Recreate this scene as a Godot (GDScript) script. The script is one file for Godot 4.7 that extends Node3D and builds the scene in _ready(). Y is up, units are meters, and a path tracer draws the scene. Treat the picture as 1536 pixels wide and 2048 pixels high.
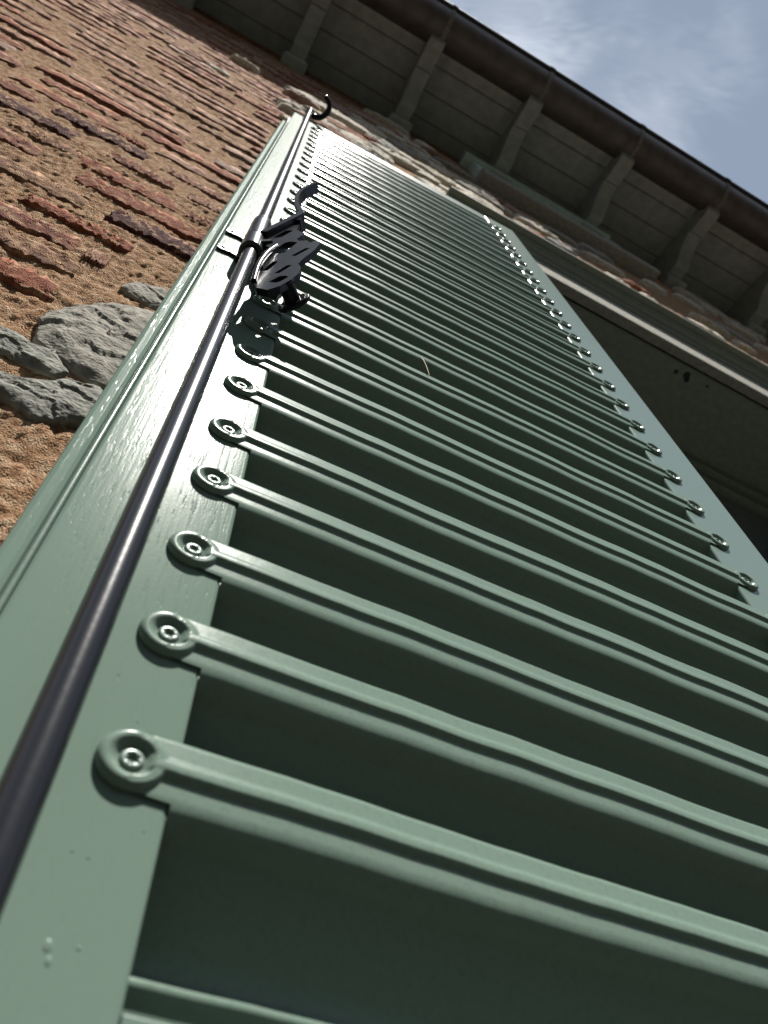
extends Node3D
# World frame: the wall's face is the plane z = 0, x runs along it to the right, y is up, metres.
# The open shutter hangs 0.8 degrees off the wall; its own frame has its face at z = 0 and its lowest visible screw at the origin.

const PITCH := 0.05          # slat spacing
const SPAN := 0.3548         # screw to screw along a slat
const GROUND := -1.62
const TURN := -0.8           # degrees, shutter against wall
var rng := RandomNumberGenerator.new()
var M := {}
var n1 := FastNoiseLite.new()
var n2 := FastNoiseLite.new()
var n3 := FastNoiseLite.new()
var ncell := FastNoiseLite.new()
var shutter_xf: Transform3D

# ------------------------------------------------------------------ helpers
func part(called: String, mesh: Mesh, mat: Material, parent: Node) -> MeshInstance3D:
	var o := MeshInstance3D.new()
	o.name = called
	o.mesh = mesh
	o.material_override = mat
	parent.add_child(o, true)
	return o

func thing(called: String, label: String, category: String) -> Node3D:
	var o := Node3D.new()
	o.name = called
	add_child(o, true)
	o.set_meta("label", label)
	o.set_meta("category", category)
	return o

func lin(r: float, g: float, b: float) -> Color:
	return Color(r, g, b).linear_to_srgb()

func mesh_of(v: PackedVector3Array, idx: PackedInt32Array, uv := PackedVector2Array()) -> ArrayMesh:
	var nn := PackedVector3Array()
	nn.resize(v.size())
	for t in range(0, idx.size(), 3):
		var a := v[idx[t]]
		var c := (v[idx[t + 2]] - a).cross(v[idx[t + 1]] - a)
		nn[idx[t]] += c
		nn[idx[t + 1]] += c
		nn[idx[t + 2]] += c
	for k in nn.size():
		nn[k] = nn[k].normalized() if nn[k].length_squared() > 1e-24 else Vector3(0, 0, 1)
	var arr := []
	arr.resize(Mesh.ARRAY_MAX)
	arr[Mesh.ARRAY_VERTEX] = v
	arr[Mesh.ARRAY_NORMAL] = nn
	arr[Mesh.ARRAY_INDEX] = idx
	if uv.size() == v.size():
		arr[Mesh.ARRAY_TEX_UV] = uv
	var m := ArrayMesh.new()
	m.add_surface_from_arrays(Mesh.PRIMITIVE_TRIANGLES, arr)
	if uv.size() == v.size():
		var st := SurfaceTool.new()
		st.create_from(m, 0)
		st.generate_tangents()
		return st.commit()
	return m

# indices of a grid: point (i, j) at j * nu + i; u to the right, v upwards seen from the front
func grid_idx(nu: int, nv: int) -> PackedInt32Array:
	var idx := PackedInt32Array()
	for j in nv - 1:
		for i in nu - 1:
			var a := j * nu + i
			idx.append_array([a, a + nu, a + nu + 1, a, a + nu + 1, a + 1])
	return idx

# a solid with straight faces: list of quads/polygons, each turned away from the centre c
func faces_mesh(polys: Array, c: Vector3) -> ArrayMesh:
	var v := PackedVector3Array()
	var idx := PackedInt32Array()
	for p in polys:
		var q: Array = p
		var mid := Vector3.ZERO
		for e in q: mid += e
		mid /= q.size()
		var nrm: Vector3 = (q[2] - q[0]).cross(q[1] - q[0])
		if nrm.dot(mid - c) < 0: q.reverse()
		var b := v.size()
		for e in q: v.append(e)
		for k in range(1, q.size() - 1):
			idx.append_array([b, b + k, b + k + 1])
	return mesh_of(v, idx)

func cbox(a: Vector3, b: Vector3, ch := 0.003) -> ArrayMesh:
	var c := (a + b) / 2.0
	var h := (b - a).abs() / 2.0
	ch = min(ch, min(h.x, min(h.y, h.z)) * 0.6)
	var P := {}
	for sx in [-1, 1]:
		for sy in [-1, 1]:
			for sz in [-1, 1]:
				P[[sx, sy, sz, 0]] = c + Vector3(sx * h.x, sy * (h.y - ch), sz * (h.z - ch))
				P[[sx, sy, sz, 1]] = c + Vector3(sx * (h.x - ch), sy * h.y, sz * (h.z - ch))
				P[[sx, sy, sz, 2]] = c + Vector3(sx * (h.x - ch), sy * (h.y - ch), sz * h.z)
	var polys := []
	for s in [-1, 1]:
		polys.append([P[[s, -1, -1, 0]], P[[s, 1, -1, 0]], P[[s, 1, 1, 0]], P[[s, -1, 1, 0]]])
		polys.append([P[[-1, s, -1, 1]], P[[1, s, -1, 1]], P[[1, s, 1, 1]], P[[-1, s, 1, 1]]])
		polys.append([P[[-1, -1, s, 2]], P[[1, -1, s, 2]], P[[1, 1, s, 2]], P[[-1, 1, s, 2]]])
		for t in [-1, 1]:
			polys.append([P[[s, t, -1, 0]], P[[s, t, 1, 0]], P[[s, t, 1, 1]], P[[s, t, -1, 1]]])
			polys.append([P[[s, -1, t, 0]], P[[s, 1, t, 0]], P[[s, 1, t, 2]], P[[s, -1, t, 2]]])
			polys.append([P[[-1, s, t, 1]], P[[1, s, t, 1]], P[[1, s, t, 2]], P[[-1, s, t, 2]]])
			for u in [-1, 1]:
				polys.append([P[[s, t, u, 0]], P[[s, t, u, 1]], P[[s, t, u, 2]]])
	return faces_mesh(polys, c)

func join(list: Array) -> ArrayMesh:
	var st := SurfaceTool.new()
	for m in list:
		st.append_from(m, 0, Transform3D.IDENTITY)
	return st.commit()

# closed profile of (z, y) points swept along x from x0 to x1; smooth = round it
func sweep_x(prof: PackedVector2Array, x0: float, x1: float, smooth := false, steps := 1, wob := 0.0) -> ArrayMesh:
	var n := prof.size()
	var v := PackedVector3Array()
	var idx := PackedInt32Array()
	var area := 0.0
	for k in n:
		var a := prof[k]
		var b := prof[(k + 1) % n]
		area += a.x * b.y - b.x * a.y
	if smooth:
		for s in steps + 1:
			var x := lerpf(x0, x1, float(s) / steps)
			for k in n:
				v.append(Vector3(x, prof[k].y + wob * n1.get_noise_2d(x * 300.0, k * 2.0), prof[k].x))
		for s in steps:
			for k in n:
				var a := s * n + k
				var b := s * n + (k + 1) % n
				if area > 0: idx.append_array([a, a + n, b + n, a, b + n, b])
				else: idx.append_array([a, b + n, a + n, a, b, b + n])
	else:
		for k in n:
			var p := prof[k]
			var q := prof[(k + 1) % n]
			for s in steps:
				var xa := lerpf(x0, x1, float(s) / steps)
				var xb := lerpf(x0, x1, float(s + 1) / steps)
				var wa := wob * n1.get_noise_1d(xa * 300.0)
				var wb := wob * n1.get_noise_1d(xb * 300.0)
				var b := v.size()
				v.append_array([Vector3(xa, p.y + wa, p.x), Vector3(xb, p.y + wb, p.x), Vector3(xb, q.y + wb, q.x), Vector3(xa, q.y + wa, q.x)])
				if area > 0: idx.append_array([b, b + 1, b + 2, b, b + 2, b + 3])
				else: idx.append_array([b, b + 2, b + 1, b, b + 3, b + 2])
	var tri := Geometry2D.triangulate_polygon(prof)
	for e in 2:
		var b := v.size()
		var x := x0 if e == 0 else x1
		for k in n: v.append(Vector3(x, prof[k].y, prof[k].x))
		for t in range(0, tri.size(), 3):
			var i0 := tri[t]; var i1 := tri[t + 1]; var i2 := tri[t + 2]
			var nrm := (v[b + i2] - v[b + i0]).cross(v[b + i1] - v[b + i0])
			if (nrm.x < 0) != (e == 0):
				var sw := i1; i1 = i2; i2 = sw
			idx.append_array([b + i0, b + i1, b + i2])
	return mesh_of(v, idx)

# tube along a path with a radius per point, ends closed
func tube(path: Array, radii: Array, seg := 16) -> ArrayMesh:
	var v := PackedVector3Array()
	var idx := PackedInt32Array()
	var n := path.size()
	var side := Vector3.ZERO
	for k in n:
		var d: Vector3 = (path[min(k + 1, n - 1)] - path[max(k - 1, 0)]).normalized()
		if side == Vector3.ZERO:
			side = d.cross(Vector3(0.3, 0.2, 1.0)).normalized()
		side = (side - d * side.dot(d)).normalized()
		var up := d.cross(side)
		for s in seg:
			var a := TAU * s / seg
			v.append(path[k] + (side * cos(a) + up * sin(a)) * radii[k])
	for k in n - 1:
		for s in seg:
			var a := k * seg + s
			var b := k * seg + (s + 1) % seg
			idx.append_array([a, a + seg, b + seg, a, b + seg, b])
	for e in 2:
		var c := v.size()
		v.append(path[0] if e == 0 else path[n - 1])
		var off := 0 if e == 0 else (n - 1) * seg
		for s in seg:
			v.append(v[off + s])
		for s in seg:
			var a := c + 1 + s
			var b := c + 1 + (s + 1) % seg
			if e == 0: idx.append_array([c, a, b])
			else: idx.append_array([c, b, a])
	# make sure that faces point outwards
	var t0 := v[idx[0]]
	var f := (v[idx[2]] - t0).cross(v[idx[1]] - t0)
	if f.dot(t0 - path[0]) < 0:
		for t in range(0, idx.size(), 3):
			var sw := idx[t + 1]; idx[t + 1] = idx[t + 2]; idx[t + 2] = sw
	return mesh_of(v, idx)

# a turned body along y: list of (radius, y)
func turned(list: Array, at := Vector3.ZERO, seg := 32) -> ArrayMesh:
	var path := []
	var rad := []
	for p in list:
		path.append(at + Vector3(0, p[1], 0))
		rad.append(p[0])
	# straight steps: keep normals crisp with doubled rings
	var v := PackedVector3Array()
	var idx := PackedInt32Array()
	for k in list.size() - 1:
		var b := v.size()
		for e in 2:
			for s in seg:
				var a := TAU * s / seg
				v.append(path[k + e] + Vector3(cos(a), 0, sin(a)) * rad[k + e])
		for s in seg:
			var a := b + s
			var c := b + (s + 1) % seg
			idx.append_array([a, c + seg, a + seg, a, c, c + seg])
	return mesh_of(v, idx)

# flat plate from an outline with holes, between w = -t/2 and t/2 along axis an; (s, y) -> o + e * s + up * y
func plate(outline: PackedVector2Array, holes: Array, t: float, o: Vector3, e: Vector3, an: Vector3) -> ArrayMesh:
	var v := PackedVector3Array()
	var idx := PackedInt32Array()
	var poly := outline.duplicate()
	# cut every hole into the outline by a thin bridge
	for h in holes:
		var best := 1e9
		var bi := 0
		var bj := 0
		for i in poly.size():
			for j in h.size():
				var dd: float = poly[i].distance_squared_to(h[j])
				if dd < best:
					best = dd; bi = i; bj = j
		var q := PackedVector2Array()
		for i in bi + 1: q.append(poly[i])
		for j in h.size() + 1: q.append(h[(bj + j) % h.size()])
		for i in range(bi, poly.size()): q.append(poly[i])
		poly = q
	var tri := Geometry2D.triangulate_polygon(poly)
	for side in [-0.5, 0.5]:
		var b := v.size()
		for p in poly: v.append(o + e * p.x + Vector3(0, p.y, 0) + an * (t * side))
		for k in range(0, tri.size(), 3):
			var a0 := b + tri[k]; var a1 := b + tri[k + 1]; var a2 := b + tri[k + 2]
			var nrm := (v[a2] - v[a0]).cross(v[a1] - v[a0])
			if (nrm.dot(an) > 0) != (side > 0):
				var sw := a1; a1 = a2; a2 = sw
			idx.append_array([a0, a1, a2])
	var rings := [outline]
	rings.append_array(holes)
	for ri in rings.size():
		var r: PackedVector2Array = rings[ri]
		for k in r.size():
			var p := r[k]
			var q := r[(k + 1) % r.size()]
			var b := v.size()
			for s in [[p, -0.5], [q, -0.5], [q, 0.5], [p, 0.5]]:
				v.append(o + e * s[0].x + Vector3(0, s[0].y, 0) + an * (t * s[1]))
			idx.append_array([b, b + 1, b + 2, b, b + 2, b + 3])
	return mesh_of(v, idx)

func noise_tex(freq: float, stops: Array, seed_: int, size := 512, octaves := 4) -> NoiseTexture2D:
	var f := FastNoiseLite.new()
	f.noise_type = FastNoiseLite.TYPE_SIMPLEX_SMOOTH
	f.seed = seed_
	f.frequency = freq
	f.fractal_octaves = octaves
	var t := NoiseTexture2D.new()
	t.noise = f
	t.width = size
	t.height = size
	t.seamless = true
	t.generate_mipmaps = true
	var g := Gradient.new()
	g.offsets = PackedFloat32Array()
	g.colors = PackedColorArray()
	for s in stops: g.add_point(s[0], s[1])
	t.color_ramp = g
	return t

func bump_tex(freq: float, seed_: int, strength: float, size := 512, octaves := 4) -> NoiseTexture2D:
	var f := FastNoiseLite.new()
	f.noise_type = FastNoiseLite.TYPE_SIMPLEX_SMOOTH
	f.seed = seed_
	f.frequency = freq
	f.fractal_octaves = octaves
	var t := NoiseTexture2D.new()
	t.noise = f
	t.width = size
	t.height = size
	t.seamless = true
	t.as_normal_map = true
	t.bump_strength = strength
	return t

func mat(c: Color, rough: float, metal := 0.0, spec := 0.5) -> StandardMaterial3D:
	var m := StandardMaterial3D.new()
	m.albedo_color = c
	m.roughness = rough
	m.metallic = metal
	m.metallic_specular = spec
	m.cull_mode = BaseMaterial3D.CULL_DISABLED
	return m

func textured(tex: Texture2D, nrm: Texture2D, nscale: float, rough: float, scale: float, spec := 0.3) -> StandardMaterial3D:
	var m := mat(Color.WHITE, rough, 0.0, spec)
	m.albedo_texture = tex
	m.uv1_triplanar = true
	m.uv1_world_triplanar = true
	m.uv1_scale = Vector3.ONE * scale
	if nrm:
		m.normal_enabled = true
		m.normal_texture = nrm
		m.normal_scale = nscale
	return m

# painted wood: fine pores running along the grain (v), with a slight orange peel
func wood_bump() -> ImageTexture:
	var w := 256
	var h := 1024
	var f := PackedFloat32Array()
	f.resize(w * h)
	var r := RandomNumberGenerator.new()
	r.seed = 77
	var wv := FastNoiseLite.new()
	wv.seed = 5
	wv.frequency = 1.0
	for y in h:
		for x in w:
			# seamless along both axes through a torus-like blend of coordinates
			var ax := TAU * x / w
			var ay := TAU * y / h
			var g := wv.get_noise_3d(cos(ax) * 5.5, sin(ax) * 5.5, sin(ay) * 0.9 + cos(ay) * 0.5)
			var p := wv.get_noise_3d(x * 0.35, y * 0.35, 40.0)
			f[y * w + x] = 0.5 + 0.09 * g + 0.06 * p
	for k in 620:
		var x := r.randi_range(0, w - 1)
		var y := r.randi_range(0, h - 1)
		var ln := r.randi_range(10, 60)
		var dp := r.randf_range(0.08, 0.3)
		for j in ln:
			var t := sin(PI * j / ln)
			f[((y + j) % h) * w + (x + int(1.2 * sin(j * 0.08 + k))) % w] -= dp * t
	var im := Image.create(w, h, false, Image.FORMAT_RGBA8)
	for y in h:
		for x in w:
			var q: float = clamp(f[y * w + x], 0.0, 1.0)
			im.set_pixel(x, y, Color(q, q, q))
	im.bump_map_to_normal_map(3.0)
	im.generate_mipmaps()
	return ImageTexture.create_from_image(im)

func materials() -> void:
	var green := lin(0.166, 0.233, 0.190)
	M.paint_wood = mat(green, 0.22, 0.0, 0.07)
	M.paint_wood.normal_enabled = true
	M.paint_wood.normal_texture = wood_bump()
	M.paint_wood.normal_scale = 0.34
	M.paint = mat(green, 0.24, 0.0, 0.20)
	M.paint.normal_enabled = true
	M.paint.normal_texture = bump_tex(0.03, 9, 1.2, 256, 3)
	M.paint.normal_scale = 0.12
	M.paint.uv1_triplanar = true
	M.paint.uv1_scale = Vector3.ONE * 14.0
	var dust := noise_tex(0.05, [[0.0, Color(0.90, 0.90, 0.89)], [0.5, Color(1, 1, 1)], [0.75, Color(1.0, 0.995, 0.985)], [1.0, Color(0.93, 0.92, 0.90)]], 14, 512, 6)
	M.paint.albedo_texture = dust
	M.screw = mat(lin(0.20, 0.25, 0.22), 0.33, 0.2, 0.3)
	M.iron = mat(lin(0.012, 0.012, 0.014), 0.28, 0.0, 0.22)
	M.iron.normal_enabled = true
	M.iron.normal_texture = bump_tex(0.05, 4, 2.0, 256, 3)
	M.iron.normal_scale = 0.25
	M.iron.uv1_triplanar = true
	M.iron.uv1_scale = Vector3.ONE * 18.0
	M.rod = mat(lin(0.018, 0.019, 0.024), 0.24, 0.10, 0.4)
	M.rod.normal_enabled = true
	M.rod.normal_texture = M.iron.normal_texture
	M.rod.normal_scale = 0.05
	M.rod.uv1_triplanar = true
	M.rod.uv1_scale = Vector3.ONE * 18.0
	var grit := bump_tex(0.09, 21, 6.0, 512, 5)
	var sand := bump_tex(0.13, 22, 9.0, 1024, 3)
	M.mortar = textured(noise_tex(0.02, [[0.0, lin(0.14, 0.07, 0.036)], [0.34, lin(0.285, 0.162, 0.090)], [0.5, lin(0.345, 0.213, 0.125)], [0.64, lin(0.39, 0.262, 0.165)], [1.0, lin(0.46, 0.35, 0.25)]], 31, 1024, 7), sand, 0.9, 0.95, 5.0, 0.15)
	M.bricks = []
	var bc := [[Vector3(0.20, 0.070, 0.043), Vector3(0.29, 0.120, 0.075)], [Vector3(0.16, 0.062, 0.045), Vector3(0.26, 0.115, 0.085)], [Vector3(0.07, 0.030, 0.028), Vector3(0.12, 0.055, 0.048)], [Vector3(0.26, 0.135, 0.10), Vector3(0.37, 0.225, 0.175)], [Vector3(0.18, 0.10, 0.065), Vector3(0.29, 0.165, 0.10)], [Vector3(0.29, 0.19, 0.155), Vector3(0.42, 0.31, 0.26)]]
	for k in bc.size():
		var a: Vector3 = bc[k][0]
		var b: Vector3 = bc[k][1]
		var mm := (a + b) / 2.0
		M.bricks.append(textured(noise_tex(0.03, [[0.0, lin(a.x * 0.7, a.y * 0.7, a.z * 0.7)], [0.38, lin(a.x, a.y, a.z)], [0.55, lin(mm.x, mm.y, mm.z)], [0.64, lin(b.x, b.y, b.z)], [0.72, lin(0.36, 0.23, 0.14)], [1.0, lin(0.44, 0.33, 0.24)]], 60 + k, 512, 6), sand, 0.8, 0.93, 5.0, 0.2))
	M.stones = []
	var sc := [[Vector3(0.21, 0.20, 0.17), Vector3(0.33, 0.31, 0.265)], [Vector3(0.19, 0.19, 0.165), Vector3(0.30, 0.295, 0.26)], [Vector3(0.40, 0.35, 0.28), Vector3(0.60, 0.53, 0.43)]]
	for k in sc.size():
		var a: Vector3 = sc[k][0]
		var b: Vector3 = sc[k][1]
		M.stones.append(textured(noise_tex(0.025, [[0.0, lin(a.x * 0.6, a.y * 0.6, a.z * 0.6)], [0.4, lin(a.x, a.y, a.z)], [0.7, lin(b.x, b.y, b.z)], [1.0, lin(b.x * 1.25, b.y * 1.25, b.z * 1.2)]], 80 + k, 512, 6), grit, 0.45, 0.9, 7.0, 0.25))
	M.plaster = textured(noise_tex(0.02, [[0.0, lin(0.21, 0.20, 0.17)], [0.5, lin(0.28, 0.27, 0.232)], [1.0, lin(0.35, 0.335, 0.29)]], 90, 512, 5), grit, 0.5, 0.9, 6.0, 0.2)
	M.trim = textured(noise_tex(0.02, [[0.0, lin(0.18, 0.20, 0.17)], [0.5, lin(0.21, 0.235, 0.195)], [1.0, lin(0.24, 0.265, 0.22)]], 91, 512, 5), grit, 0.04, 0.6, 5.0, 0.4)
	M.eave = textured(noise_tex(0.015, [[0.0, lin(0.24, 0.255, 0.235)], [0.5, lin(0.305, 0.32, 0.295)], [1.0, lin(0.36, 0.38, 0.35)]], 92, 512, 5), grit, 0.15, 0.75, 3.0, 0.3)
	M.zinc = textured(noise_tex(0.012, [[0.0, lin(0.075, 0.06, 0.055)], [0.45, lin(0.115, 0.098, 0.09)], [1.0, lin(0.15, 0.135, 0.125)]], 94, 512, 5), grit, 0.08, 0.5, 2.5, 0.4)
	M.zinc.metallic = 0.25
	M.straw = mat(lin(0.30, 0.22, 0.12), 0.7)
	M.leaf = mat(lin(0.035, 0.055, 0.022), 0.7)
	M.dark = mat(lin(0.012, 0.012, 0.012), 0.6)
	M.verdigris = textured(noise_tex(0.03, [[0.0, lin(0.10, 0.09, 0.08)], [0.5, lin(0.17, 0.165, 0.145)], [1.0, lin(0.26, 0.25, 0.22)]], 95, 256, 4), null, 0.0, 0.7, 10.0, 0.3)
	M.old_paint = textured(noise_tex(0.03, [[0.0, lin(0.36, 0.45, 0.40)], [0.5, lin(0.48, 0.58, 0.52)], [1.0, lin(0.58, 0.66, 0.60)]], 96, 256, 4), grit, 0.2, 0.55, 6.0, 0.4)
	M.roof = mat(lin(0.20, 0.09, 0.06), 0.9)
	M.glass = mat(Color(0.35, 0.4, 0.4, 0.25), 0.03, 0.0, 0.5)
	M.glass.transparency = BaseMaterial3D.TRANSPARENCY_ALPHA
	M.room = mat(lin(0.25, 0.24, 0.22), 0.9)
	M.ground = textured(noise_tex(0.03, [[0.0, lin(0.03, 0.032, 0.026)], [0.5, lin(0.06, 0.062, 0.055)], [1.0, lin(0.11, 0.105, 0.095)]], 97, 512, 5), grit, 1.0, 0.95, 0.7, 0.2)

func sky_cover() -> ImageTexture:
	var w := 1024
	var h := 512
	var f := FastNoiseLite.new()
	f.seed = 12
	f.frequency = 1.6
	f.fractal_octaves = 5
	f.domain_warp_enabled = true
	f.domain_warp_amplitude = 0.25
	f.domain_warp_frequency = 2.0
	var f2 := FastNoiseLite.new()
	f2.seed = 3
	f2.frequency = 5.0
	f2.fractal_octaves = 4
	var im := Image.create(w, h, false, Image.FORMAT_RGBA8)
	for y in h:
		var th := PI * (y + 0.5) / h
		for x in w:
			var ph := TAU * (x + 0.5) / w
			var d := Vector3(sin(th) * cos(ph), cos(th), sin(th) * sin(ph))
			var a := 0.5 + 0.5 * f.get_noise_3d(d.x, d.y * 1.3, d.z)
			var b := 0.5 + 0.5 * f2.get_noise_3dv(d)
			var c: float = clamp((a * 0.75 + b * 0.25 - 0.44) * 2.4, 0.0, 1.0)
			im.set_pixel(x, y, Color(1, 1, 1, c * c * (3.0 - 2.0 * c) * 0.9 + 0.05))
	return ImageTexture.create_from_image(im)

# ------------------------------------------------------------------ the shutter
const TAB_R := 0.0093
const TAB_Y := -0.0012
const OPEN0 := 0.0122        # where the stile ends and the opening begins
# rest of the slat's cross-section below the lip, (y, z): curl, web sloping in and down, back flange with its own rib
const WEB := [[-0.0530, -0.0160], [-0.0500, -0.0158], [-0.0478, -0.0142], [-0.0460, -0.0136], [-0.0444, -0.0154], [-0.0426, -0.0160], [-0.0392, -0.0160], [-0.0372, -0.0155], [-0.0352, -0.0146], [-0.0310, -0.0124], [-0.0262, -0.0100], [-0.0216, -0.0076], [-0.0184, -0.0056], [-0.0172, -0.0045], [-0.0163, -0.0032], [-0.0153, -0.0018], [-0.0142, -0.0007], [-0.0131, 0.0001], [-0.0119, 0.0006]]

func smooth01(t: float) -> float:
	t = clampf(t, 0.0, 1.0)
	return t * t * (3.0 - 2.0 * t)

func rib(y: float) -> float:
	# front face: nearly flat upper face, a narrow raised edge that turns sharply down, flat lip
	var z := lerpf(0.0012, 0.0021, clampf((0.0094 - y) / 0.0104, 0.0, 1.0))
	z -= 0.0007 * smooth01((y - 0.0080) / 0.0014)
	z += 0.00045 * smooth01((0.0022 - y) / 0.0020)
	z = lerpf(z, 0.0010, smooth01((-0.0022 - y) / 0.0022))
	z -= 0.0002 * pow(clampf((-0.0088 - y) / 0.0020, 0.0, 1.0), 2.0)
	return z

func tab_height(r: float) -> float:
	# a rounded ring round a dished seat
	if r < 0.0035: return 0.0005
	if r < 0.0066: return lerpf(0.0005, 0.0026, smooth01((r - 0.0035) / 0.0031))
	if r < 0.0074: return 0.0026
	var t3: float = clamp((r - 0.0074) / (TAB_R - 0.0074), 0.0, 1.0)
	return 0.0002 + 0.0024 * sqrt(max(0.0, 1.0 - t3 * t3))

func slat_mesh(seed_: int, fine: bool) -> ArrayMesh:
	var ys := []
	var np := 34 if fine else 22
	for k in np + 1: ys.append(float(k) / np)
	# columns: left end, middle, right end mirrored
	var left := []
	var ne := 12 if fine else 8
	for k in ne: left.append(TAB_Y * 0.0 - TAB_R * cos(0.5 * PI * k / ne))
	var m := 22 if fine else 14
	for k in m: left.append(0.0 + OPEN0 * float(k) / m)
	left.append(OPEN0)
	var xs := []
	for x in left: xs.append(x)
	var mid := 44
	for k in range(1, mid): xs.append(lerpf(OPEN0, SPAN - OPEN0, float(k) / mid))
	for k in range(left.size() - 1, -1, -1): xs.append(SPAN - left[k])
	var nw := WEB.size()
	var nr := nw + np + 1
	var nx := xs.size()
	var v := PackedVector3Array()
	for j in nr:
		for i in nx:
			var x: float = xs[i]
			var q: float = min(x, SPAN - x)        # distance from the nearer screw
			# slight hand-beaten waviness of the sheet along its length
			var away: float = clamp(q / 0.05, 0.0, 1.0)
			var wy := away * 0.0006 * n1.get_noise_2d(x * 180.0, seed_ * 31.7)
			var wz := away * 0.0006 * n1.get_noise_2d(x * 130.0 + 77.0, seed_ * 31.7)
			if j < nw:
				v.append(Vector3(x, WEB[j][0] + wy, WEB[j][1] + wz))
				continue
			var t: float = ys[j - nw]
			var lo := -0.0108
			var hi := 0.0094
			if q <= 0.0:
				var e: float = sqrt(max(0.0, TAB_R * TAB_R - q * q))
				lo = TAB_Y - e
				hi = TAB_Y + e
			elif q < OPEN0:
				var s: float = clamp(q / OPEN0, 0.0, 1.0)
				s = s * s * (3.0 - 2.0 * s)
				lo = lerpf(TAB_Y - TAB_R, lo, s)
				hi = lerpf(TAB_Y + TAB_R, hi, s)
			var y := lerpf(lo, hi, t)
			var r := Vector2(q, y - TAB_Y).length()
			var ht := tab_height(r)
			var hb := rib(y)
			var blend: float = clamp((q - 0.0022) / 0.0050, 0.0, 1.0)
			blend = blend * blend * (3.0 - 2.0 * blend)
			var z := lerpf(ht, max(hb, ht if r < 0.0080 and r > 0.0060 else 0.0), blend)
			if q > 0.0 and r > 0.0066: z = maxf(minf(ht, 0.0024), hb * smooth01(q / 0.0045))
			if q <= 0.0 and (t == 0.0 or t == 1.0): z = 0.0002
			v.append(Vector3(x, y + wy, z + wz))
	var idx := PackedInt32Array()
	for j in nr - 1:
		for i in nx - 1:
			if j < nw and (xs[i] < OPEN0 - 1e-5 or xs[i + 1] > SPAN - OPEN0 + 1e-5): continue
			var a := j * nx + i
			idx.append_array([a, a + nx, a + nx + 1, a, a + nx + 1, a + 1])
	# folded top edge
	var top := (nr - 1) * nx
	for i in nx - 1:
		if xs[i] < OPEN0 - 1e-5 or xs[i + 1] > SPAN - OPEN0 + 1e-5: continue
		var b := v.size()
		v.append_array([v[top + i], v[top + i + 1], v[top + i + 1] + Vector3(0, 0.0002, -0.0022), v[top + i] + Vector3(0, 0.0002, -0.0022)])
		idx.append_array([b, b + 3, b + 2, b, b + 2, b + 1])
	return mesh_of(v, idx)

func screw_mesh() -> ArrayMesh:
	var v := PackedVector3Array()
	var idx := PackedInt32Array()
	var seg := 36
	var rings := [[3.3, 0.4, 0], [3.25, 0.95, 0], [2.95, 1.25, 0], [2.3, 1.38, 0], [0.16, 1.34, 1], [0.0, 0.3, 1], [-0.2, 0.2, 1]]
	for r in rings:
		for s in seg:
			var a := TAU * s / seg
			var rad: float = r[0]
			if r[2] == 1: rad = 1.35 + 0.30 * cos(6.0 * a) + r[0]
			v.append(Vector3(cos(a) * rad, sin(a) * rad, r[1]) * 0.001)
	for k in rings.size() - 1:
		for s in seg:
			var a := k * seg + s
			var b := k * seg + (s + 1) % seg
			idx.append_array([a, a + seg, b + seg, a, b + seg, b])
	var c := v.size()
	v.append(Vector3(0, 0, 0.0002))
	var o := (rings.size() - 1) * seg
	for s in seg: idx.append_array([o + s, c, o + (s + 1) % seg])
	return mesh_of(v, idx)

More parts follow.
